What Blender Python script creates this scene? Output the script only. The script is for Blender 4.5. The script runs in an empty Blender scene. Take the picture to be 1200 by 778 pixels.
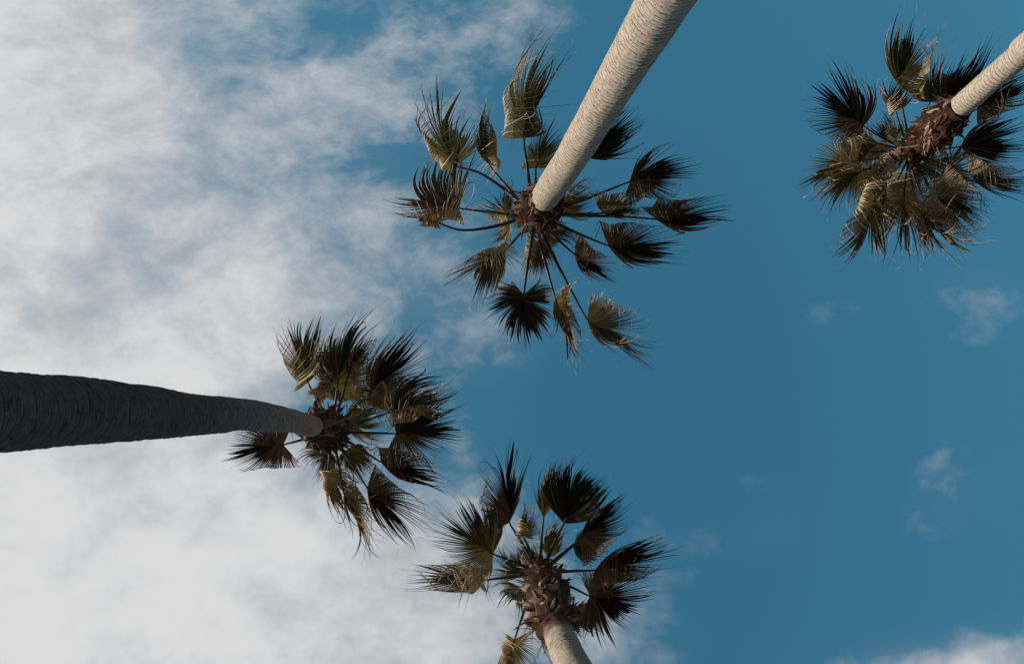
import bpy, math, random
import numpy as np
from mathutils import Vector, Matrix

# ------------------------------------------------------------------ camera
C = bpy.context.scene.collection
scn = bpy.context.scene
W, H_ = 1200.0, 778.0
F = 1039.0                      # focal length in photo pixels
ZEN = (497.0, 500.0)            # where straight-up falls in the frame
CAM = np.array((0.0, 0.0, 1.6))
cam_d = bpy.data.cameras.new('camera')
cam_d.sensor_width = 36.0
cam_d.lens = 36.0 * F / W
cam_d.clip_end = 5000
cam = bpy.data.objects.new('camera', cam_d)
C.objects.link(cam)
base = Matrix(((1, 0, 0), (0, -1, 0), (0, 0, -1)))      # looking straight up, photo right = +X, photo down = +Y
v = base @ Vector((ZEN[0] - W / 2, -(ZEN[1] - H_ / 2), -F))
q = v.normalized().rotation_difference(Vector((0, 0, 1)))
R = q.to_matrix() @ base
cam.matrix_world = Matrix.Translation(Vector(CAM)) @ R.to_4x4()
scn.camera = cam
RN = np.array(R)

def ray(px, py):
    d = RN @ np.array((px - W / 2, -(py - H_ / 2), -F))
    return d / d[2]

def P(px, py, z):               # the point z metres above the camera seen along that direction
    return CAM + ray(px, py) * z

# ------------------------------------------------------------------ sun, sky, exposure
SUN_EL = math.radians(21)
sun_to = np.array((-1.0, 0.03)); sun_to /= np.linalg.norm(sun_to)
sun_dir = Vector((sun_to[0] * math.cos(SUN_EL), sun_to[1] * math.cos(SUN_EL), math.sin(SUN_EL)))
sl = bpy.data.lights.new('sun', 'SUN')
sl.energy = 5.0; sl.angle = math.radians(0.5); sl.color = (1.0, 0.89, 0.74)
so = bpy.data.objects.new('sun', sl); C.objects.link(so)
so.location = (-30, 9, 40)
so.rotation_euler = sun_dir.to_track_quat('Z', 'Y').to_euler()

scn.view_settings.view_transform = 'Standard'
scn.view_settings.look = 'None'
scn.view_settings.exposure = 0.0
scn.view_settings.gamma = 1.0
scn.view_settings.use_curve_mapping = False

world = bpy.data.worlds.new('World'); scn.world = world
world.use_nodes = True
nt = world.node_tree; nt.nodes.clear()
class G:                         # tiny node helpers
    def __init__(s, nt): s.nt = nt
    def n(s, t, **k):
        x = s.nt.nodes.new(t)
        for a, b in k.items(): setattr(x, a, b)
        return x
    def put(s, sock, val):
        if hasattr(val, 'is_output') or hasattr(val, 'links'): s.nt.links.new(val, sock)
        else: sock.default_value = val
    def m(s, op, a, b=None, c=None, clamp=False):
        x = s.n('ShaderNodeMath', operation=op, use_clamp=clamp)
        for i, y in enumerate((a, b, c)):
            if y is not None: s.put(x.inputs[i], y)
        return x.outputs[0]
    def vm(s, op, a, b=None, out=0):
        x = s.n('ShaderNodeVectorMath', operation=op)
        s.put(x.inputs[0], a)
        if b is not None: s.put(x.inputs[1], b)
        return x.outputs[out]
    def noise(s, vec, scale, detail=6, rough=.55, dist=0.0, lac=2.0):
        x = s.n('ShaderNodeTexNoise')
        s.put(x.inputs['Vector'], vec)
        x.inputs['Scale'].default_value = scale; x.inputs['Detail'].default_value = detail
        x.inputs['Roughness'].default_value = rough; x.inputs['Distortion'].default_value = dist
        x.inputs['Lacunarity'].default_value = lac
        return x.outputs['Fac']
    def mr(s, v, a, b, c=0.0, d=1.0, smooth=False):
        x = s.n('ShaderNodeMapRange', interpolation_type='SMOOTHSTEP' if smooth else 'LINEAR')
        s.put(x.inputs[0], v)
        for i, y in zip((1, 2, 3, 4), (a, b, c, d)): s.put(x.inputs[i], y)
        return x.outputs[0]
    def mix(s, f, a, b, mode='MIX'):
        x = s.n('ShaderNodeMix', data_type='RGBA', blend_type=mode)
        s.put(x.inputs[0], f); s.put(x.inputs[6], a); s.put(x.inputs[7], b)
        return x.outputs[2]

g = G(nt)
sky = g.n('ShaderNodeTexSky', sky_type='NISHITA', sun_disc=False)
sky.sun_elevation = SUN_EL
sky.sun_rotation = math.atan2(sun_dir.x, sun_dir.y)
sky.air_density = 1.0; sky.dust_density = 0.6; sky.ozone_density = 1.0
SKY_STRENGTH = 0.10
gen = g.n('ShaderNodeTexCoord').outputs['Generated']
sep = g.n('ShaderNodeSeparateXYZ'); nt.links.new(gen, sep.inputs[0])
zc = g.m('MAXIMUM', sep.outputs[2], 0.06)
comb = g.n('ShaderNodeCombineXYZ')
nt.links.new(g.m('DIVIDE', sep.outputs[0], zc), comb.inputs[0])
nt.links.new(g.m('DIVIDE', sep.outputs[1], zc), comb.inputs[1])
pl = comb.outputs[0]             # position on a flat cloud layer overhead
# (px, py, radius x, radius y, amount): where the cloud layer is thick (+) or torn (-)
BLOBS = [
    (-190, 300, 300, 620, 2.3), (40, 720, 320, 170, .85), (280, 745, 250, 95, .75), (470, 760, 150, 70, .50), (120, 60, 140, 150, .22),
    (290, 335, 75, 85, .56), (215, 410, 110, 70, .42), (290, 440, 70, 40, .5), (300, 600, 140, 80, .55), (430, 650, 110, 70, .35),
    (445, 110, 85, 55, .42), (510, 45, 80, 55, .28), (270, 150, 120, 90, .14), (400, 235, 100, 75, .18), (515, 310, 80, 60, .32), (575, 385, 60, 55, .30), (430, 340, 70, 50, .24),
    (370, 45, 80, 45, -.12), (235, 215, 40, 35, -.18), (350, 485, 55, 60, -.42),
    (1143, 335, 70, 42, .24), (1140, 395, 34, 18, .08), (975, 372, 40, 22, .12), (1122, 572, 56, 48, .21), (1090, 612, 40, 24, .12), (905, 575, 50, 40, .09), (835, 670, 90, 36, .03), (890, 625, 56, 28, .12),
    (1185, 778, 120, 36, .75), (1050, 790, 80, 26, .45), (720, 765, 60, 40, .12), (610, 20, 60, 45, .24),
]
acc = None
for (bx, by, rx, ry, am) in BLOBS:
    if am == 0: continue
    c = ray(bx, by)
    dv = g.vm('MULTIPLY', g.vm('SUBTRACT', pl, (c[0], c[1], 0)), (F / rx, F / ry, 0))
    e = g.m('POWER', math.e, g.m('MULTIPLY', g.vm('DOT_PRODUCT', dv, dv, 1), -0.7))
    t = g.m('MULTIPLY', e, am)
    acc = t if acc is None else g.m('ADD', acc, t)
rot = g.n('ShaderNodeMapping'); nt.links.new(pl, rot.inputs[0])
rot.inputs['Rotation'].default_value = (0, 0, math.radians(35)); rot.inputs['Scale'].default_value = (1.0, 1.35, 1.0)
rot.inputs['Location'].default_value = (3.1, 1.7, 0.4)
n0 = g.noise(rot.outputs[0], 3.6, 3, .5, .2)
n1 = g.noise(rot.outputs[0], 9.5, 9, .60, .25)
n2 = g.noise(rot.outputs[0], 30.0, 7, .66, .4)
nn = g.m('ADD', g.m('MULTIPLY', g.m('SUBTRACT', n0, .5), 1.5), g.m('ADD', g.m('MULTIPLY', g.m('SUBTRACT', n1, .5), 2.4), g.m('MULTIPLY', g.m('SUBTRACT', n2, .5), .8)))
fld = g.m('ADD', g.m('SUBTRACT', acc, .17), g.m('MULTIPLY', nn, g.mr(acc, 0.0, .40, .12, 1.05)))
dens = g.m('MAXIMUM', fld, 0.0)
veil = g.m('MULTIPLY', g.m('POWER', g.m('MAXIMUM', acc, 0.0), 2.0), g.m('MULTIPLY', g.m('ADD', n1, .10), .85))
alpha = g.m('SUBTRACT', 1.0, g.m('POWER', math.e, g.m('MULTIPLY', g.m('ADD', g.m('MULTIPLY', g.m('POWER', dens, 1.2), 1.35), veil), -1.0)))
thick = g.mr(g.m('ADD', dens, g.m('MULTIPLY', nn, .75)), 0.0, 2.3, 0, 1, True)
cl_lo, cl_hi = (4.6, 4.85, 5.2, 1), (7.05, 7.05, 7.1, 1)
cloud_col = g.mix(thick, cl_lo, cl_hi)
grade = g.mix(1.0, sky.outputs[0], (0.61, 1.62, 1.54, 1), 'MULTIPLY')
clear = g.mix(g.mr(sep.outputs[2], .12, .55, 1, 0, True), grade, (1.55, 1.45, 1.45, 1))     # unseen haze low over the horizon, added to dim and neutralise the fill
col = g.mix(alpha, clear, cloud_col)
bg = g.n('ShaderNodeBackground'); nt.links.new(col, bg.inputs[0]); bg.inputs[1].default_value = SKY_STRENGTH
wo = g.n('ShaderNodeOutputWorld'); nt.links.new(bg.outputs[0], wo.inputs[0])

# ------------------------------------------------------------------ materials
def material(name):
    m = bpy.data.materials.new(name); m.use_nodes = True
    m.node_tree.nodes.clear()
    gg = G(m.node_tree)
    out = gg.n('ShaderNodeOutputMaterial')
    b = gg.n('ShaderNodeBsdfPrincipled')
    m.node_tree.links.new(b.outputs[0], out.inputs[0])
    return m, gg, b, out

def bump(gg, b, h, dist, strength=1.0):
    x = gg.n('ShaderNodeBump'); x.inputs['Distance'].default_value = dist; x.inputs['Strength'].default_value = strength
    gg.put(x.inputs['Height'], h); gg.put(b.inputs['Normal'], x.outputs[0])

def frond_material(name, under, upper, upper2, tip, trans):
    """the underside of the leaf and its upper side differ; the free tips are dry"""
    m, gg, b, out = material(name)
    uv = gg.n('ShaderNodeUVMap', uv_map='strip').outputs[0]
    s = gg.n('ShaderNodeSeparateXYZ'); gg.put(s.inputs[0], uv)
    r, t = s.outputs[0], s.outputs[1]
    pos = gg.n('ShaderNodeTexCoord').outputs['Object']
    nz = gg.noise(pos, 9.0, 4, .6)
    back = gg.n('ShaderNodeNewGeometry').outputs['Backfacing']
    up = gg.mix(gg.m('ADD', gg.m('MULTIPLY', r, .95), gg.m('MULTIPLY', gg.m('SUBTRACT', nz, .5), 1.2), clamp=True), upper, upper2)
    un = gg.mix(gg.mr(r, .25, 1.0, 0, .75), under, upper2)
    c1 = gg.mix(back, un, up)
    ed = gg.m('ADD', t, gg.m('ADD', gg.m('MULTIPLY', gg.m('SUBTRACT', r, .5), .5), gg.m('MULTIPLY', gg.m('SUBTRACT', nz, .5), .5)))
    c2 = gg.mix(gg.mr(ed, .68, 1.08, 0, 1, True), c1, tip)
    gg.put(b.inputs['Base Color'], c2)
    b.inputs['Roughness'].default_value = .5
    b.inputs['Specular IOR Level'].default_value = .22
    tr = gg.n('ShaderNodeBsdfTranslucent')
    gg.put(tr.inputs[0], gg.mix(1.0, gg.mix(.5, un, up), (1.0, 1.0, .38, 1), 'MULTIPLY'))
    ms = gg.n('ShaderNodeMixShader'); ms.inputs[0].default_value = trans
    m.node_tree.links.new(b.outputs[0], ms.inputs[1]); m.node_tree.links.new(tr.outputs[0], ms.inputs[2])
    m.node_tree.links.new(ms.outputs[0], out.inputs[0])
    return m
FM = {
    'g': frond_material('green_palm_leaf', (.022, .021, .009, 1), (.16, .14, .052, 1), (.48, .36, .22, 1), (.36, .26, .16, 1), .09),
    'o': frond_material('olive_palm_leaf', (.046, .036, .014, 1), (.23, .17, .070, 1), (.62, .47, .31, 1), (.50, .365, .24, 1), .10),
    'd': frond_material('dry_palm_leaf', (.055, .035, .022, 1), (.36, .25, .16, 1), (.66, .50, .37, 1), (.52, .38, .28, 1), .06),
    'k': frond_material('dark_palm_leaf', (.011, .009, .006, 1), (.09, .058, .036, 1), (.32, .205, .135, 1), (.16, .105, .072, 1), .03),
}
def petiole_material():
    m, gg, b, out = material('leaf_stalk')
    pos = gg.n('ShaderNodeTexCoord').outputs['Object']
    nz = gg.noise(pos, 6.0, 4, .6)
    gg.put(b.inputs['Base Color'], gg.mix(gg.mr(nz, .35, .65), (.030, .020, .013, 1), (.070, .050, .028, 1)))
    b.inputs['Roughness'].default_value = .45
    return m
PET = petiole_material()

def trunk_material(name, c1, c2, c3, husk=None, grazing_sun=None):
    m, gg, b, out = material(name)
    uv = gg.n('ShaderNodeUVMap', uv_map='bark').outputs[0]      # x round the trunk, y up it, both in metres
    tc = gg.n('ShaderNodeTexCoord').outputs['Object']
    mp = gg.n('ShaderNodeMapping'); gg.put(mp.inputs[0], tc); mp.inputs['Scale'].default_value = (1, 1, 2.6)
    big = gg.noise(tc, 1.7, 5, .6)
    fine = gg.noise(mp.outputs[0], 15.0, 8, .7, .3)
    fib = gg.noise(mp.outputs[0], 42.0, 5, .7, .2)
    crack = gg.n('ShaderNodeTexVoronoi', feature='DISTANCE_TO_EDGE')
    mp2 = gg.n('ShaderNodeMapping'); gg.put(mp2.inputs[0], tc); mp2.inputs['Scale'].default_value = (1, 1, 3.2)
    gg.put(crack.inputs['Vector'], mp2.outputs[0]); crack.inputs['Scale'].default_value = 20.0
    ck = gg.mr(crack.outputs['Distance'], 0.0, .07, 1, 0)
    ck = gg.m('MULTIPLY', ck, gg.mr(fine, .42, .62))
    a = gg.mix(gg.mr(fine, .32, .68), c1, c2)
    a = gg.mix(gg.m('MULTIPLY', gg.mr(big, .45, .7), .6), a, c3)
    a = gg.mix(gg.m('MULTIPLY', ck, .75), a, (.045, .035, .028, 1))
    a = gg.mix(gg.mr(fib, .54, .68, 0, .75), a, (.07, .055, .042, 1))
    rg = gg.n('ShaderNodeSeparateXYZ'); gg.put(rg.inputs[0], uv)
    a = gg.mix(gg.m('MULTIPLY', gg.mr(rg.outputs[0], .03, .26, 1, 0), gg.mr(fine, .34, .56, .22, .95)), a, (.045, .034, .027, 1))
    if grazing_sun:                    # grazing sunlight towards the crown, put into the bark colour
        a = gg.mix(gg.m('MULTIPLY', gg.mr(gg.m('ADD', rg.outputs[1], gg.m('MULTIPLY', big, 1.2)), 2.5, 9.5, 1, 0), .9), a, gg.mix(1.0, a, grazing_sun, 'MULTIPLY'))
    if husk:                     # freshly bared red-brown bark under the old leaf bases
        us = gg.n('ShaderNodeSeparateXYZ'); gg.put(us.inputs[0], uv)
        e = gg.m('ADD', us.outputs[1], gg.m('MULTIPLY', gg.m('SUBTRACT', big, .5), 1.2))
        a = gg.mix(gg.mr(e, husk[0], husk[1], 1, 0), a, (.085, .036, .022, 1))
    gg.put(b.inputs['Base Color'], a)
    b.inputs['Roughness'].default_value = .92; b.inputs['Specular IOR Level'].default_value = .15
    h = gg.m('ADD', gg.m('MULTIPLY', fine, .30), gg.m('ADD', gg.m('MULTIPLY', fib, .40), gg.m('MULTIPLY', ck, -.4)))
    bump(gg, b, h, .012)
    return m
TM = {
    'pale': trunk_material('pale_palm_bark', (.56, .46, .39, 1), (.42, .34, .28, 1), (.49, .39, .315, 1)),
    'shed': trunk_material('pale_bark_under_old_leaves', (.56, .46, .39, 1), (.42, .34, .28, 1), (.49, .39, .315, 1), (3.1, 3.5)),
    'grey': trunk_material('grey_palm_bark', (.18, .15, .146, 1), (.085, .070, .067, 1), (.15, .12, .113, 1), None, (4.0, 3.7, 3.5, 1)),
}
def skirt_material():
    m, gg, b, out = material('old_leaf_bases')
    uv = gg.n('ShaderNodeUVMap', uv_map='strip').outputs[0]
    s = gg.n('ShaderNodeSeparateXYZ'); gg.put(s.inputs[0], uv)
    pos = gg.n('ShaderNodeTexCoord').outputs['Object']
    nz = gg.noise(pos, 14.0, 5, .65)
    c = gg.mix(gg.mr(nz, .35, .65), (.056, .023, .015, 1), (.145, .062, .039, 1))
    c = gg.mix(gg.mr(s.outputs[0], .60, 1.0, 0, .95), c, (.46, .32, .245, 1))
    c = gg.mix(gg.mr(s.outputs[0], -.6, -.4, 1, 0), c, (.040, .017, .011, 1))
    gg.put(b.inputs['Base Color'], c); b.inputs['Roughness'].default_value = .8
    b.inputs['Specular IOR Level'].default_value = .12
    bump(gg, b, gg.noise(pos, 60.0, 4, .7), .006)
    return m
SKM = skirt_material()

def ground_material():
    m, gg, b, out = material('sandy_soil')
    pos = gg.n('ShaderNodeTexCoord').outputs['Object']
    a = gg.noise(pos, .35, 6, .6); f = gg.noise(pos, 25.0, 6, .7)
    c = gg.mix(gg.mr(a, .4, .6), (.085, .068, .050, 1), (.055, .048, .030, 1))
    gg.put(b.inputs['Base Color'], gg.mix(gg.mr(f, .4, .7, 0, .5), c, (.12, .095, .07, 1)))
    b.inputs['Roughness'].default_value = .95
    bump(gg, b, f, .03)
    return m

# ------------------------------------------------------------------ helpers
def unit(a): return a / np.maximum(np.linalg.norm(a, axis=-1, keepdims=True), 1e-9)

def mesh(name, verts, faces, mat, loc, parent=None, uv=None, uvname='strip', smooth=False):
    me = bpy.data.meshes.new(name)
    loc = np.asarray(loc, float)
    me.from_pydata((np.asarray(verts) - loc).tolist(), [], faces)
    if uv is not None:
        l = me.uv_layers.new(name=uvname)
        vi = np.zeros(len(me.loops), dtype=np.int32); me.loops.foreach_get('vertex_index', vi)
        l.data.foreach_set('uv', np.asarray(uv, dtype=np.float32)[vi].ravel())
    if smooth: me.polygons.foreach_set('use_smooth', [True] * len(me.polygons))
    me.materials.append(mat); me.update()
    o = bpy.data.objects.new(name, me); C.objects.link(o)
    if parent is not None:
        o.parent = parent
        # parents are never rotated or scaled: child location is relative to the parent's world point
        o.location = Vector(loc) - Vector(parent['_at'])
    else: o.location = loc
    o['_at'] = [float(x) for x in loc]
    return o

def spline(pts, n):               # Catmull-Rom through pts
    p = np.asarray(pts, float)
    p = np.vstack([2 * p[0] - p[1], p, 2 * p[-1] - p[-2]])
    k = len(p) - 3
    out = []
    for u in np.linspace(0, k, n):
        i = min(int(u), k - 1); t = u - i
        a, b, c, d = p[i], p[i + 1], p[i + 2], p[i + 3]
        out.append(.5 * ((2 * b) + (-a + c) * t + (2 * a - 5 * b + 4 * c - d) * t * t + (-a + 3 * b - 3 * c + d) * t ** 3))
    return np.array(out)

def frames(path):
    t = unit(np.gradient(path, axis=0))
    x = np.array((1.0, 0.02, 0.0)); X = []
    for k in range(len(path)):
        x = x - t[k] * np.dot(x, t[k]); x /= np.linalg.norm(x); X.append(x.copy())
    X = np.array(X); return t, X, np.cross(t, X)

def vnoise(rng, n, m, fx, fy):    # smooth periodic-in-second-axis noise sheet, n by m
    ky = max(2, int(n * fy)); kx = max(3, int(m * fx))
    gd = rng.normal(size=(ky + 2, kx))
    yi = np.linspace(0, ky, n); xi = np.arange(m) * kx / m
    y0 = yi.astype(int); ty = yi - y0; ty = ty * ty * (3 - 2 * ty)
    x0 = xi.astype(int); tx = xi - x0; tx = tx * tx * (3 - 2 * tx)
    x1 = (x0 + 1) % kx
    A = gd[y0][:, x0] * (1 - tx) + gd[y0][:, x1] * tx
    B = gd[y0 + 1][:, x0] * (1 - tx) + gd[y0 + 1][:, x1] * tx
    return A * (1 - ty)[:, None] + B * ty[:, None]

# ------------------------------------------------------------------ trunk
def make_trunk(parent, path, rad, mat, seed, spacing_top, spacing_low, ridge):
    rng = np.random.default_rng(seed)
    ln = np.concatenate([[0], np.cumsum(np.linalg.norm(np.diff(path, axis=0), axis=1))])
    total = ln[-1]; n = int(total / .0165); m = 84
    s = np.linspace(0, total, n)
    p = np.stack([np.interp(s, ln, path[:, k]) for k in range(3)], 1)
    r = np.interp(s, ln, rad)
    t, X, Y = frames(p)
    ang = np.arange(m) / m * 2 * math.pi
    # s runs from the crown down; ring scars get closer together lower down
    sp = spacing_top + (spacing_low - spacing_top) * np.clip(s / total * 1.3, 0, 1)
    jit = np.interp(s, np.linspace(0, total, int(total * 6)), rng.uniform(.72, 1.3, int(total * 6)))
    ph = np.cumsum(np.gradient(s) / (sp * jit))
    wob = vnoise(rng, n, m, .07, .020) * .22 + vnoise(rng, n, m, .10, .05) * .10
    saw = (ph[:, None] + wob) % 1.0
    ring = np.where(saw < .78, saw / .78, (1 - saw) / .22) ** 1.3
    amp = ridge * np.interp(s, [0, total * .45, total], [1.5, 1.0, .8])[:, None] * (1 + .3 * vnoise(rng, n, m, .1, .04))
    big = vnoise(rng, n, m, .05, .012) * .028 + vnoise(rng, n, m, .10, .035) * .014
    sm = vnoise(rng, n, m, .45, .20) * .005 + vnoise(rng, n, m, .9, .5) * .004
    rr = r[:, None] * (1 + big + sm) + ring * amp - amp * .5
    V = p[:, None] + rr[..., None] * (np.cos(ang)[None, :, None] * X[:, None] + np.sin(ang)[None, :, None] * Y[:, None])
    V = V.reshape(-1, 3)
    i = np.arange(n - 1)[:, None] * m; j = np.arange(m)[None]; j2 = (j + 1) % m
    Fq = np.stack([i + j, i + m + j, i + m + j2, i + j2], -1).reshape(-1, 4).tolist()
    uv = np.stack([np.clip(ring, 0, 1), np.broadcast_to(s[:, None], (n, m))], -1).reshape(-1, 2)
    return mesh('trunk', V, Fq, mat, parent['_at'], parent, uv, 'bark', True)

# ------------------------------------------------------------------ old leaf bases round the top of the trunk
def make_skirt(parent, path, r0, r1, count, seed, flare, size, fade):
    """path runs from the top down; a lumpy fibrous core with broad strap-like leaf bases lapping over it"""
    rng = np.random.default_rng(seed)
    n, m = 40, 40
    p = spline(path, n); t, X, Y = frames(p)
    u = np.linspace(0, 1, n)
    prof = np.interp(u, [0, .12, .45, .8, 1.0], [.40, .85, 1.0, .92, .60]) * (r0 + (r1 - r0) * u)
    prof = prof * .80
    ang = np.arange(m) / m * 2 * math.pi
    rr = prof[:, None] * (1 + .16 * vnoise(rng, n, m, .3, .3) + .08 * vnoise(rng, n, m, .6, .6))
    V = list((p[:, None] + rr[..., None] * (np.cos(ang)[None, :, None] * X[:, None] + np.sin(ang)[None, :, None] * Y[:, None])).reshape(-1, 3))
    Fc = []
    for a in range(n - 1):
        for b in range(m):
            b2 = (b + 1) % m; Fc.append((a * m + b, (a + 1) * m + b, (a + 1) * m + b2, a * m + b2))
    Fc.append(tuple(range(m))); Fc.append(tuple(range((n - 1) * m, n * m))[::-1])
    uv = [(-1.0, 0)] * len(V)
    for k in range(count):
        uu = rng.uniform(.04, .99); ii = int(uu * (n - 1)); a = k * 2.39996 + rng.normal(0, .25)
        rad = math.cos(a) * X[ii] + math.sin(a) * Y[ii]
        tan = -math.sin(a) * X[ii] + math.cos(a) * Y[ii]
        up = -t[ii]
        start = p[ii] + rad * prof[ii] * .86
        lean = rng.uniform(-.55, .55)
        lean *= 2.0; d = unit(up * rng.uniform(.35, 1.0) + rad * rng.uniform(.0, .85) * flare + tan * lean)
        L = rng.uniform(.14, .36) * size; w = rng.uniform(.018, .060) * (.6 + .4 * size)
        bend = rng.uniform(-2.6, 1.2); tw = rng.normal(0, .5)
        steps = 7; b0 = len(V); pos = start.copy(); sd = unit(tan + up * tw * .3)
        pale = rng.uniform(0, 1) ** fade
        if k % 5 == 0: L *= 1.7; w *= .45; d = unit(d + tan * rng.normal(0, .8)); pale = rng.uniform(.4, 1)     # loose fibre straps
        for q_ in range(steps):
            x = q_ / (steps - 1)
            nn_ = unit(np.cross(d, sd)); wd = w * (1.15 - .75 * x ** 1.4) * (1 if q_ < steps - 1 else .45)
            cup = wd * .45
            for sgn, up_ in ((-1, 0), (0, 1), (1, 0)):
                V.append(pos + sd * sgn * wd + nn_ * cup * up_); uv.append((pale, x))
            pos = pos + d * L / (steps - 1)
            d = unit(d + (rad * bend - up * .25 * bend) * .16 + rng.normal(0, .07, 3))
            sd = unit(sd - d * np.dot(sd, d) + rng.normal(0, .10, 3))
        for q_ in range(steps - 1):
            o = b0 + q_ * 3
            Fc.append((o, o + 3, o + 4, o + 1)); Fc.append((o + 1, o + 4, o + 5, o + 2))
    return mesh('leaf_base_skirt', V, Fc, SKM, parent['_at'], parent, uv)

# ------------------------------------------------------------------ frond = petiole + pleated fan blown by the wind
def roll_over(x, y, z, sgn, we, slant, rho, phi):
    """roll everything beyond a line (lateral offset we, leaning by slant) over towards -normal side, like a page edge blown over"""
    cs, sn = math.cos(slant), math.sin(slant)
    xx = sgn * x; lx = xx * cs - y * sn; ly = xx * sn + y * cs
    e = np.maximum(lx - we, 0.0)
    al = np.minimum(e / rho, phi); rest = np.maximum(e - rho * phi, 0.0)
    nx = np.where(e > 0, we + rho * np.sin(al) + rest * np.cos(al), lx)
    nz = np.where(e > 0, z + rho * (1 - np.cos(al)) + rest * np.sin(al), z)
    return sgn * (nx * cs + ly * sn), -nx * sn + ly * cs, nz

def blade_geo(Hp, a, s, n, L, wl, wr, wv, k, cup, rl, rr, fused, nseg, rng, droop, wild, tone_dark=False):
    J = 2 * nseg + 1; M = 26
    th0 = np.linspace(-wl, wr, J); u = np.where(th0 < 0, th0 / wl, th0 / wr)      # segments evenly spaced round the fan
    th = np.radians(th0) + np.concatenate([[0], rng.normal(0, .012, J - 2), [0]])
    psi = math.atan2(float(np.dot(wv, s)), float(np.dot(wv, a)))
    Lj = L * (1 - .36 * np.clip(np.abs(th) / math.radians(140), 0, 1) ** 1.3)
    mul = np.ones(J); mul[1::2] = rng.uniform(.70, 1.14, nseg)
    costa = .20 * L * (1 - np.abs(u)) ** 1.2
    x = np.zeros(J); y = costa + rng.normal(0, .002, J); z = np.zeros(J)
    Lj = Lj - costa * .9
    ctl = np.linspace(-1, 1, max(5, nseg // 4))
    smooth = lambda sd: np.interp(u, ctl, rng.normal(0, sd, len(ctl)))
    kj = np.where(u < 0, k[0], k[1]) * np.exp(smooth(.30)); kj[1::2] *= rng.uniform(.8, 1.25, nseg)
    lift = smooth(.14)
    ncl = int(rng.integers(4, 8)); cuts = np.sort(rng.uniform(-.8, .8, ncl - 1)); cid = np.searchsorted(cuts, u)
    cth = rng.normal(0, .36, ncl)[cid]; cz = rng.normal(0, .50, ncl)[cid]; cl_ = rng.uniform(.74, 1.12, ncl)[cid]
    torn = np.zeros(J, bool); torn[1:] = cid[1:] != cid[:-1]
    mul *= cl_
    jt = np.zeros(J); jt[1::2] = rng.normal(0, .20, nseg); jz = np.zeros(J); jz[1::2] = rng.normal(0, .55, nseg)
    edge = 1 + 2.2 * np.clip((np.abs(u) - .72) / .28, 0, 1)
    jt *= edge; jz *= edge
    curl = np.zeros(J); curl[1::2] = rng.normal(.25, .75, nseg)
    X = [x.copy()]; Y = [y.copy()]; Z = [z.copy()]
    rs = np.linspace(0, 1, M + 1)
    for q_ in range(M):
        r = (q_ + .5) / M
        fr = np.clip((r - fused + .2 * (edge - 1) / 2.2) / (1 - fused), 0, 1)
        dlt = (psi - th + math.pi) % (2 * math.pi) - math.pi
        th = th + (kj * 2.4 * r ** .6 * np.sin(np.clip(dlt, -1.57, 1.57)) + (jt * fr * 2.0 + cth * np.clip(r * 2.2 - .25, 0, 1) * 1.3) * wild) / M
        el = lift * r + (cz * np.clip(r * 2.0 - .2, 0, 1) + (jz + curl * fr) * fr) * wild
        st = Lj * (1 + (mul - 1) * (r > fused)) / M
        x = x + st * np.sin(th) * np.cos(el); y = y + st * np.cos(th) * np.cos(el); z = z + st * np.sin(el)
        X.append(x.copy()); Y.append(y.copy()); Z.append(z.copy())
    X, Y, Z = np.array(X), np.array(Y), np.array(Z)
    cpv = np.where(X < 0, math.radians(cup[0]), math.radians(cup[1]))
    Z = Z + np.abs(X) * np.tan(np.minimum(cpv, 1.2)) * np.minimum(1, np.abs(X) / (.25 * L))
    X = X * np.cos(cpv * .8)
    fr = np.clip((rs - fused) / (1 - fused), 0, 1)[:, None]
    for sgn, ro in ((-1, rl), (1, rr)):
        if ro is None: continue
        we, slant, rho, phi = ro
        jw = smooth(.025); jr = np.exp(smooth(.22)); jp = smooth(.22)
        jr1 = np.zeros(J); jr1[1::2] = rng.normal(0, .22, nseg); jp1 = np.zeros(J); jp1[1::2] = rng.normal(0, .35, nseg)
        X, Y, Z = roll_over(X, Y, Z, sgn, (we + jw) * L, math.radians(slant), rho * L * jr * np.exp(jr1 * fr * wild), math.radians(phi) + jp + jp1 * fr * wild)
    # whole blade curving away from or towards the ground along its length
    if abs(droop) > 1e-4:
        kk = droop / L; ang = np.clip(Y * kk, -1.6, 1.6)
        Yn = np.where(Y > 0, np.sin(ang) / kk, Y); Zn = np.where(Y > 0, (1 - np.cos(ang)) / kk, 0)
        Y, Z = Yn - np.where(Y > 0, Z * np.sin(ang), 0), Zn + np.where(Y > 0, Z * np.cos(ang), Z)
    Ps = Hp + X[..., None] * s + Y[..., None] * a + Z[..., None] * n
    Ds = unit(np.gradient(Ps, axis=0))
    side = np.zeros_like(Ps)
    side[:, 1:-1] = unit(Ps[:, 2:] - Ps[:, :-2]); side[:, 0] = side[:, 1]; side[:, -1] = side[:, -2]
    V = []; Fc = []; UV = []
    for i in range(nseg):
        f = fused + rng.normal(0, .05) - .10 * (rng.random() < .25) - .16 * max(0, abs(u[2 * i + 1]) - .6) / .4
        rolled = (rl is not None and u[2 * i + 1] < -.12) or (rr is not None and u[2 * i + 1] > .12)
        if rolled: f = f * .55
        if torn[2 * i + 1] or torn[2 * i] or torn[2 * i + 2]: f *= .45
        f = min(max(f, .10), .8); fi = max(2, int(round(f * M)))
        jl, jm, jr = 2 * i, 2 * i + 1, 2 * i + 2
        b0 = len(V); au = abs(u[jm]); rv = float(np.clip(rng.beta(.7, 1.3) * .9 + .9 * (au - .6) + .50 * rolled, 0, 1))
        gap_f = np.linalg.norm(Ps[fi, jr] - Ps[fi, jl]); gap_f = min(max(gap_f, .016), .065)
        dsh = None; tw = rng.normal(0, 1.5) * wild
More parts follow.
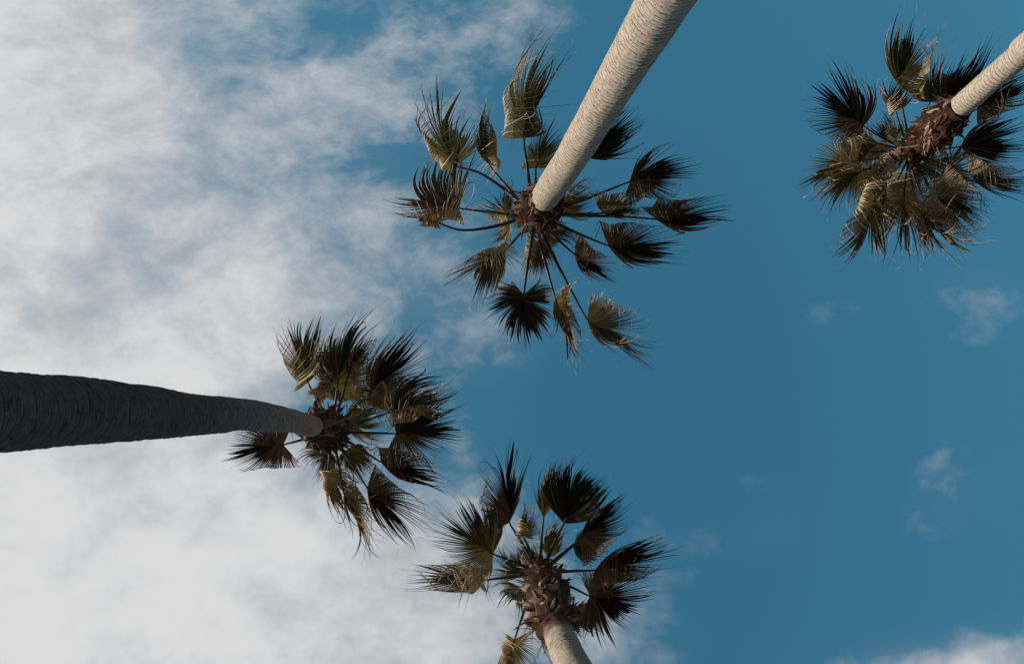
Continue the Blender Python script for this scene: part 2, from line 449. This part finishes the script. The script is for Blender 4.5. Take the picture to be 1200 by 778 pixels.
        for q_ in range(M + 1):
            if q_ <= fi:
                l, mm, r_ = Ps[q_, jl], Ps[q_, jm], Ps[q_, jr]
                gap = np.linalg.norm(r_ - l)
                nn_ = unit(np.cross(Ds[q_, jm], side[q_, jm]))
                mm = (l + r_) * .5 * .4 + mm * .6 + nn_ * gap * .32
                if q_ == fi: dsh = (l + r_) * .5 - Ps[q_, jm]
            else:
                x = (q_ - fi) / (M - fi)
                wd = gap_f * .5 * max(.02, (1 - x ** 1.6) ** .8) * 1.12 * (1.0 - .30 * x)
                sd = unit(side[fi, jm] * (1 - .7 * x) + side[q_, jm] * .7 * x)
                sd = unit(sd - Ds[q_, jm] * np.dot(sd, Ds[q_, jm]))
                ta = tw * x; sd = sd * math.cos(ta) + np.cross(Ds[q_, jm], sd) * math.sin(ta)
                ctr = Ps[q_, jm] + dsh * (1 - x)
                nn_ = unit(np.cross(Ds[q_, jm], sd))
                l, mm, r_ = ctr - sd * wd, ctr + nn_ * wd * .6, ctr + sd * wd
            V += [l, mm, r_]; x_ = rs[q_]
            UV += [(rv, x_)] * 3
        for q_ in range(M):
            o = b0 + 3 * q_
            Fc.append((o, o + 1, o + 4, o + 3)); Fc.append((o + 1, o + 2, o + 5, o + 4))
        # frayed threads off the tips and edges
        for _ in range(1 if tone_dark else 2):
            q0 = rng.integers(int(M * .62), M + 1)
            p0 = Ps[q0, jm] + dsh * (1 - (q0 - fi) / max(1, M - fi) if q0 > fi else 1); dd = Ds[q0, jm].copy()
            ln = rng.uniform(.05, .14) * L; hw = .0016; cur = rng.normal(0, .55, 3)
            b1 = len(V); sd = unit(np.cross(dd, rng.normal(size=3)))
            for q_ in range(6):
                V += [p0 - sd * hw, p0 + sd * hw]; UV += [(.0, 1.25)] * 2
                p0 = p0 + dd * ln / 5; dd = unit(dd + cur * .22)
            for q_ in range(5):
                o = b1 + 2 * q_; Fc.append((o, o + 1, o + 3, o + 2))
    return V, Fc, UV

def rotate(vx, axis, deg):
    return np.array(Matrix.Rotation(math.radians(deg), 3, Vector(axis)) @ Vector(vx))

def tube(path, rx, ry, up, m=8):
    n = len(path); t = unit(np.gradient(path, axis=0))
    sd = unit(np.cross(t, up)); nn_ = np.cross(sd, t)
    ang = np.arange(m) / m * 2 * math.pi
    V = path[:, None] + np.cos(ang)[None, :, None] * sd[:, None] * np.asarray(rx)[:, None, None] + np.sin(ang)[None, :, None] * nn_[:, None] * np.asarray(ry)[:, None, None]
    V = V.reshape(-1, 3).tolist(); Fc = []
    for a in range(n - 1):
        for b in range(m):
            b2 = (b + 1) % m; Fc.append((a * m + b, (a + 1) * m + b, (a + 1) * m + b2, a * m + b2))
    Fc.append(tuple(range(m))[::-1]); Fc.append(tuple(range((n - 1) * m, n * m)))
    return V, Fc

def make_frond(parent, seed, h, crown, Hx, Hy, Tx, Ty, wl=110, wr=110, k=.6, wind=None, cup=(8, 8), roll=0, up=False, tone='g', rl=None, rr=None, fused=.42, zH=None, zT=None, bow=0.0, nseg=38, droop=.25, ext=1.08, thin=1.0, wild=1.0, lee=.72):
    rng = np.random.default_rng(seed)
    zh = h + (rng.uniform(-.05, .25) if zH is None else zH)
    if up and zH is None: zh = h + rng.uniform(.55, .8)
    zt = zh - rng.uniform(.02, .25) if zT is None else h + zT
    if up and zT is None: zt = zh + rng.uniform(.35, .6)
    if zT is None and not up and tone in 'od':
        hd = np.array((Tx - Hx, Ty - Hy)); along = float(np.dot(hd, sun_to) / np.linalg.norm(hd))
        zt = zh + .55 * along * np.linalg.norm(hd) / F * h
    Hp, Tp = P(Hx, Hy, zh), P(Tx, Ty, zt)
    a = Tp - Hp; L = np.linalg.norm(a) * 1.03 * ext; a = unit(a)
    n0 = unit(CAM - (Hp + Tp) * .5); n = unit(n0 - a * np.dot(n0, a)); s = np.cross(a, n)
    toward = float(np.dot(s[:2], sun_to) / max(1e-6, np.linalg.norm(s[:2])))
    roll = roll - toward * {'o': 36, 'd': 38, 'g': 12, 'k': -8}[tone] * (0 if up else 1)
    if roll: s, n = rotate(s, a, roll), rotate(n, a, roll)
    if wind is None: wv = a
    else:
        wr_ = math.radians(wind); wv = unit(np.array((math.cos(wr_), math.sin(wr_), 0.0)) + a * .25)
    if np.isscalar(k): k = (k, k)
    k = tuple(q * (2.3 if q > .35 else 1.1) for q in k); nseg = int(nseg * 1.4)
    if rl is not None: k = (.14, k[1]); wl = max(wl, 122)
    if rr is not None: k = (k[0], .14); wr = max(wr, 122)
    if rl is not None and rr is None: wr = wr * lee
    if rr is not None and rl is None: wl = wl * lee
    if np.isscalar(cup): cup = (cup, cup)
    def fix(ro, sd):             # an edge rolled over on the sunny side hangs; on the far side it wraps right round
        if ro is None: return None
        d = float(np.dot(sd[:2], sun_to)); ro = tuple(ro) if not np.isscalar(ro) else (ro,)
        tilt = roll if np.dot(sd, s) < 0 else -roll
        return (ro + (8, .065, 172 - 40 * d + tilt)[len(ro) - 1:])[:4]
    V, Fc, UV = blade_geo(Hp, a, s, n, L, wl, wr, wv, k, cup, fix(rl, -s), fix(rr, s), fused, nseg, rng, droop, wild, tone == 'k')
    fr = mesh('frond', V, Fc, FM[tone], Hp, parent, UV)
    # petiole, from the growing point to a little way into the blade
    cb = crown + np.array((0, 0, rng.uniform(.0, .22)))
    dr = Hp - cb; dh = dr * np.array((1, 1, 0)); 
    p0 = cb + unit(dh) * .08
    ln = np.linalg.norm(Hp - p0)
    sag = np.array((0, 0, 1.0)) * ln * .06
    latv = np.array((-dh[1], dh[0], 0)); latv = unit(latv)
    path = spline([p0, p0 + (Hp - p0) * .35 + sag * .8 + latv * bow * ln * .8, p0 + (Hp - p0) * .72 + sag * .7 + latv * bow * ln, Hp, Hp + a * L * .12], 18)
    q_ = np.linspace(0, 1, 18); rx = (.024 * (1 - q_) ** 1.6 + .0095) * thin
    rx[-3:] *= (.85, .6, .25)
    pv, pf = tube(path, rx, rx * .62, np.array((0, 0, 1.0)))
    mesh('petiole', pv, pf, PET, Hp, fr, smooth=True)
    return fr

def thing(name, at, label, cat, group=None):
    o = bpy.data.objects.new(name, None); C.objects.link(o)
    o.location = at; o['label'] = label; o['category'] = cat; o['_at'] = [float(x) for x in at]
    if group: o['group'] = group
    return o

# ------------------------------------------------------------------ ground
gv = [(-400, -400, 0), (400, -400, 0), (400, 400, 0), (-400, 400, 0)]
gr = mesh('ground', gv, [(0, 1, 2, 3)], ground_material(), (0, 0, 0))
gr['kind'] = 'structure'

# ------------------------------------------------------------------ palms
GROUP = 'tall fan palms overhead'
def palm(label, h, crown_px, trunk_px, mat, seed, skirt, fronds, big=1.0, lee=.72, sp=(.080, .050), ridge=.007):
    """trunk_px: (px, py, width px) from just under the crown outwards"""
    crown = P(crown_px[0], crown_px[1], h)
    xy0 = crown[:2]
    pts = [crown]; rads = []
    for (px, py, w) in trunk_px:
        d = ray(px, py); z = float(np.dot(d[:2], xy0) / np.dot(d[:2], d[:2]))
        z = min(z, pts[-1][2] - CAM[2] - .05)
        p = CAM + d * z
        pts.append(p)
        rads.append(w / F * np.dot(p - CAM, -RN[:, 2]) * .5)
    # below the frame: carry on down to the soil, swelling at the foot
    last, prev = pts[-1], pts[-2]
    sl_ = (last - prev) / (prev[2] - last[2])
    z = last[2]
    foot = last[:2] + sl_[:2] * z * .6
    pts += [np.array((*(last[:2] + (foot - last[:2]) * .55), z * .42)), np.array((*foot, -.15))]
    rads = [rads[0]] + rads + [rads[-1] * 1.06, rads[-1] * 1.55]
    path = spline(pts, 160)
    rad = np.interp(np.linspace(0, 1, 160), np.linspace(0, 1, len(rads)), rads)
    root = thing('palm_tree', (float(foot[0]), float(foot[1]), 0.0), label, 'palm tree', GROUP)
    make_trunk(root, path, rad, TM[mat], seed, sp[0], sp[1], ridge)
    ex, ey = skirt['end']
    pr = (path - CAM) @ RN; pxy = np.stack([W / 2 - pr[:, 0] / pr[:, 2] * F, H_ / 2 + pr[:, 1] / pr[:, 2] * F], 1)
    ie = int(np.argmin(np.hypot(pxy[:, 0] - ex, pxy[:, 1] - ey)[:120]))
    top = path[0] + unit(path[0] - path[2]) * skirt.get('above', .2)
    sg = np.vstack([top, path[:ie + 1]]); sl2 = np.concatenate([[0], np.cumsum(np.linalg.norm(np.diff(sg, axis=0), axis=1))])
    sp_pts = np.stack([np.interp(np.linspace(0, sl2[-1], 7), sl2, sg[:, c]) for c in range(3)], 1)
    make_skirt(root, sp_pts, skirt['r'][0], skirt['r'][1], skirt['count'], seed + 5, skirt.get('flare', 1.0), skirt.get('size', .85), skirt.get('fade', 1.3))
    for i, f in enumerate(fronds):
        a, kw = f[:4], f[4]
        kw = dict(kw); kw.setdefault('lee', lee); kw.setdefault('ext', 1.08 * big)
        make_frond(root, seed * 100 + i, h, crown, *a, **kw)
    return root
D = dict

# ---- the palm at the top centre
palm('fan palm with pale trunk crossing the top edge, leaves spread on long bare stalks', 12.0, (628, 250),
     [(633, 240, 30), (660, 200, 36), (690, 150, 42), (720, 100, 49), (750, 49, 55), (779, 0, 62)], 'pale', 11,
     D(end=(639, 229), r=(.37, .29), count=460, flare=1.0, size=.6), [
    (533, 194, 505, 124, D(wl=120, wr=75, k=(.5, .9), wind=-55, rl=(.16, 6), tone='o', bow=.08, zH=.6, zT=1.1)),
    (573, 193, 557, 132, D(wl=45, wr=115, k=(.7, .5), wind=-70, rr=(.10, 0), tone='o', roll=-25, zH=.6, zT=.7)),
    (614, 162, 622, 70, D(wl=120, wr=75, k=(.5, .9), wind=-70, rl=(.22, 4), tone='o', zT=.6, nseg=44)),
    (628, 197, 644, 152, D(wl=110, wr=90, k=.6, wind=-40, rl=(.2, 0), tone='g', zH=.5, zT=.6)),
    (538, 244, 455, 228, D(wl=75, wr=120, k=(.4, .9), wind=-45, rl=(.10, 5), rr=None, tone='d', zH=.6, zT=1.0)),
    (511, 260, 487, 258, D(wl=130, wr=110, k=(.5, .8), wind=50, rr=(.15, 0), rl=(.2, 0), tone='d', zH=.5, zT=.5, bow=-.10)),
    (598, 250, 577, 240, D(wl=110, wr=100, k=.5, wind=-80, rl=(.2, 0), tone='g', up=True)),
    (598, 262, 580, 268, D(wl=110, wr=100, k=.5, rr=(.2, 0), tone='o', up=True)),
    (592, 294, 534, 332, D(wl=80, wr=110, k=(1.4, .9), wind=100, rr=(.06, 3, .05, 200), tone='d', roll=20, zH=.5, zT=.8)),
    (614, 345, 609, 402, D(wl=135, wr=135, k=(.15, .25), wind=70, cup=6, tone='k', fused=.5, droop=.1, wild=1.0)),
    (631, 284, 626, 322, D(wl=115, wr=110, k=.4, rr=(.2, 0), tone='o', up=True)),
    (640, 272, 660, 292, D(wl=100, wr=100, k=.5, tone='g', up=True)),
    (651, 350, 680, 420, D(wl=110, wr=60, k=(.6, 1.1), wind=55, rl=(.08, 2), tone='d', roll=-10)),
    (688, 374, 750, 422, D(wl=125, wr=45, k=(.45, .8), wind=18, rl=(.22, 14), tone='d', nseg=46)),
    (673, 298, 714, 334, D(wl=120, wr=45, k=(.7, 1.1), wind=18, rl=(.25, 8), tone='k')),
    (713, 288, 797, 300, D(wl=105, wr=60, k=(.8, 1.0), wind=2, rl=(.20, 4), tone='k')),
    (769, 257, 845, 258, D(wl=145, wr=45, k=(.5, .9), wind=-14, rl=(.14, 10), tone='k', bow=-.02)),
    (738, 213, 808, 196, D(wl=80, wr=100, k=(.8, .7), wind=-14, rr=(.27, -6), tone='k', nseg=46)),
    (706, 250, 757, 252, D(wl=130, wr=30, k=(.8, .8), wind=-35, tone='g', rl=(.30, 4))),
    (688, 185, 746, 138, D(wl=55, wr=55, k=(.9, .9), wind=-40, tone='k')),
    (657, 243, 680, 232, D(wl=105, wr=100, k=.5, wind=-30, rl=(.2, 0), tone='g', up=True)),
], big=1.06, lee=.82)

# ---- the palm on the left
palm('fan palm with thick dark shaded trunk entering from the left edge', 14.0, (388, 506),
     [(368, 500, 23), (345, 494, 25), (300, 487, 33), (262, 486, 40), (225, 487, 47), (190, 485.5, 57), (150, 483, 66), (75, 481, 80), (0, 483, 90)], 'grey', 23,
     D(end=(366, 500), r=(.37, .29), count=460, flare=1.0, size=.65), [
    (361, 448, 347, 380, D(wl=100, wr=65, k=(.5, .8), wind=-65, rl=(.14, 6), tone='g', zT=.5)),
    (370, 462, 392, 440, D(wl=120, wr=120, k=(.5, .5), wind=-20, rl=(.16, 0), rr=(.16, 0), tone='d', zH=-.1, zT=-.2)),
    (395, 455, 414, 370, D(wl=95, wr=80, k=(.7, .9), wind=-58, rr=(.24, 3), tone='g', nseg=44)),
    (408, 440, 425, 398, D(wl=50, wr=120, k=(.7, .5), wind=-65, rr=(.10, 0), tone='d')),
    (433, 460, 488, 402, D(wl=70, wr=65, k=(.9, .9), wind=-44, rr=(.22, 3), tone='k', nseg=42)),
    (440, 476, 466, 442, D(wl=80, wr=80, k=.4, tone='o', up=True)),
    (420, 470, 440, 445, D(wl=100, wr=90, k=.5, rl=(.25, 0), tone='g', up=True)),
    (460, 482, 530, 450, D(wl=90, wr=120, k=(.9, .6), wind=-18, rr=(.10, 6), tone='d', nseg=42)),
    (464, 508, 539, 503, D(wl=110, wr=120, k=(.3, .25), wind=-6, cup=5, tone='k', nseg=46, zH=.25, zT=.2, rr=(.36, 0), droop=.1)),
    (446, 541, 520, 570, D(wl=110, wr=35, k=(.9, 1.1), wind=22, rl=(.08, 5), tone='k', roll=-20)),
    (430, 571, 482, 632, D(wl=95, wr=40, k=(.5, .9), wind=42, rl=(.20, 10), tone='k')),
    (403, 578, 436, 638, D(wl=100, wr=50, k=(.6, 1.0), wind=55, rl=(.12, 6), tone='d', roll=-15)),
    (384, 553, 392, 602, D(wl=110, wr=100, k=(.8, .8), wind=72, rr=(.12, 4), tone='o', zT=.3)),
    (384, 530, 376, 548, D(wl=110, wr=110, k=.5, tone='o', up=True)),
    (408, 526, 426, 553, D(wl=105, wr=105, k=.6, tone='g', up=True)),
    (408, 497, 442, 488, D(wl=95, wr=95, k=.5, tone='g', up=True)),
    (398, 470, 400, 446, D(wl=95, wr=95, k=.5, tone='o', up=True)),
    (332, 521, 261, 531, D(wl=125, wr=105, k=(.35, .4), wind=170, rr=(.24, 4, .05, 170), rl=(.32, -5, .06, 140), tone='k', nseg=48, droop=.3, wild=.7, fused=.6, ext=1.0)),
], big=1.12, lee=.92, sp=(.080, .05), ridge=.015)

# ---- the palm at the bottom centre
palm('fan palm with long ragged collar of old leaf bases above short visible trunk', 13.0, (634, 672),
     [(640, 695, 29), (648, 718, 32), (655, 740, 35), (663, 760, 37), (674, 784, 40)], 'shed', 37,
     D(end=(655, 740), r=(.29, .31), count=640, flare=.6, size=.8, fade=.85), [
    (597, 612, 596, 524, D(wl=70, wr=30, k=(.7, .8), wind=-75, tone='k', nseg=42, rl=(.24, 2))),
    (613, 627, 614, 588, D(wl=125, wr=120, k=(.4, .4), wind=-30, rl=(.22, 0, .07, 200), rr=(.3, 0), tone='d', zH=-.2, zT=-.3)),
    (637, 606, 645, 540, D(wl=45, wr=40, k=.5, tone='o', zH=.4, zT=.5)),
    (661, 613, 688, 536, D(wl=65, wr=70, k=(.25, .4), wind=-68, cup=4, tone='k', nseg=48, fused=.58, droop=.05)),
    (679, 632, 736, 578, D(wl=30, wr=95, k=(.5, .7), wind=-35, tone='k', nseg=42, rr=(.26, 3))),
    (672, 640, 708, 642, D(wl=80, wr=80, k=.5, tone='g', zH=.4, zT=.6)),
    (697, 668, 787, 643, D(wl=45, wr=60, k=(1.0, 1.0), wind=-14, tone='k', rr=(.12, 2))),
    (691, 698, 762, 708, D(wl=110, wr=110, k=(.45, .35), wind=15, tone='k', nseg=46, rl=(.27, 0), lee=1.0, ext=1.2)),
    (578, 649, 510, 602, D(wl=85, wr=95, k=(.25, .4), wind=-125, tone='g', nseg=44, droop=.05, rl=(.34, 2))),
    (565, 680, 486, 677, D(wl=100, wr=100, k=(.7, .7), wind=182, rr=(.10, 0), rl=(.08, 0), tone='d', zH=.4, zT=.8)),
    (612, 672, 590, 640, D(wl=95, wr=95, k=.3, tone='o', up=True)),
    (610, 688, 597, 713, D(wl=100, wr=100, k=.5, tone='o', up=True)),
    (603, 749, 588, 806, D(wl=110, wr=120, k=(.5, .5), wind=105, rl=(.34, 0), rr=(.22, 4), tone='o', nseg=42, zH=.0, zT=.2)),
    (670, 718, 702, 738, D(wl=90, wr=90, k=.6, wind=40, tone='g', zH=.3, zT=.4)),
    (622, 662, 613, 634, D(wl=100, wr=90, k=.4, rl=(.2, 0), tone='g', zH=.3, zT=.5)),
    (643, 654, 645, 610, D(wl=55, wr=60, k=.5, tone='o', zH=.5, zT=.7)),
    (634, 730, 630, 772, D(wl=80, wr=80, k=.8, wind=80, rl=(.2, 0), tone='d', zH=-1.2, zT=-1.9)),
], big=1.0, lee=.9, sp=(.10, .06), ridge=.007)

# ---- the palm in the top right corner
palm('fan palm with crowded dry straw-coloured leaves and pale trunk leaving at the right edge', 14.5, (1070, 176),
     [(1110, 138, 25), (1130, 121, 26), (1165, 91, 28), (1200, 61, 30), (1240, 27, 34)], 'pale', 53,
     D(end=(1126, 124), r=(.34, .38), count=560, flare=.7, size=.8), [
    (1012, 148, 955, 104, D(wl=80, wr=110, k=(.7, .4), wind=-135, rl=(.22, 8), tone='k', nseg=42)),
    (1055, 102, 1064, 25, D(wl=55, wr=95, k=(.7, .7), wind=-70, rr=(.20, 4), tone='g', nseg=40)),
    (1050, 130, 1034, 98, D(wl=120, wr=110, k=(.5, .7), wind=-40, rl=(.2, 0), tone='d')),
    (1104, 124, 1148, 60, D(wl=65, wr=55, k=(.8, .9), wind=-50, tone='k', nseg=42, zH=.5, zT=.5)),
    (1145, 128, 1204, 98, D(wl=60, wr=75, k=(.9, .9), wind=-18, tone='k', zH=.5, zT=.4, rr=(.2, 2))),
    (1126, 172, 1197, 163, D(wl=65, wr=60, k=(.9, .9), wind=-6, tone='k', zH=.3, zT=.2)),
    (1135, 202, 1202, 226, D(wl=95, wr=45, k=(.8, .9), wind=10, rl=(.12, 6), tone='d')),
    (1112, 200, 1132, 190, D(wl=100, wr=100, k=.5, tone='g', up=True)),
    (1097, 230, 1152, 250, D(wl=95, wr=85, k=(.6, .6), wind=24, rl=(.22, 5), tone='d', nseg=44)),
    (1078, 244, 1122, 304, D(wl=100, wr=50, k=(.6, .9), wind=28, rl=(.16, 8), tone='d', nseg=42)),
    (1060, 226, 1056, 298, D(wl=110, wr=100, k=(.7, .6), wind=75, rl=(.2, 4), rr=(.25, 3), tone='o')),
    (1026, 232, 998, 304, D(wl=90, wr=105, k=(.7, .6), wind=98, rr=(.16, 5), tone='o')),
    (1004, 189, 940, 213, D(wl=95, wr=85, k=(.5, .5), wind=165, rl=(.2, 4), rr=(.34, 0), tone='o', nseg=42, zT=.55)),
    (1020, 178, 976, 168, D(wl=110, wr=110, k=(.4, .4), tone='o', zH=.4, zT=.8, rl=(.35, 0))),
    (1044, 190, 1010, 214, D(wl=110, wr=110, k=(.7, .7), rl=(.15, 0), rr=(.2, 0), tone='d')),
    (1080, 192, 1100, 214, D(wl=100, wr=100, k=.5, tone='g', up=True)),
    (1050, 165, 1034, 146, D(wl=100, wr=100, k=.5, tone='g', up=True)),
    (1062, 205, 1052, 222, D(wl=100, wr=100, k=.5, tone='g', up=True)),
    (1098, 212, 1140, 272, D(wl=90, wr=80, k=(.6, .8), wind=30, rl=(.2, 4), tone='k', nseg=42, zH=.35)),
    (1036, 200, 1000, 250, D(wl=95, wr=95, k=(.6, .6), wind=120, rr=(.2, 4), tone='o', zH=.3)),
    (1052, 212, 1030, 270, D(wl=95, wr=95, k=(.5, .6), wind=105, rl=(.2, 4), tone='o', zH=.2)),
    (1084, 236, 1094, 292, D(wl=95, wr=80, k=(.5, .7), wind=50, rl=(.18, 4), tone='d', zH=.2)),
    (1012, 200, 962, 234, D(wl=95, wr=95, k=(.6, .5), wind=140, rl=(.22, 4), tone='o', zH=.1)),
    (1030, 168, 985, 200, D(wl=95, wr=95, k=(.5, .6), wind=150, rl=(.25, 4), tone='d', zH=.3)),
    (1090, 120, 1092, 92, D(wl=90, wr=90, k=.5, tone='g', up=True)),
], big=1.12, lee=.82)

for o in list(bpy.data.objects):
    if '_at' in o: del o['_at']
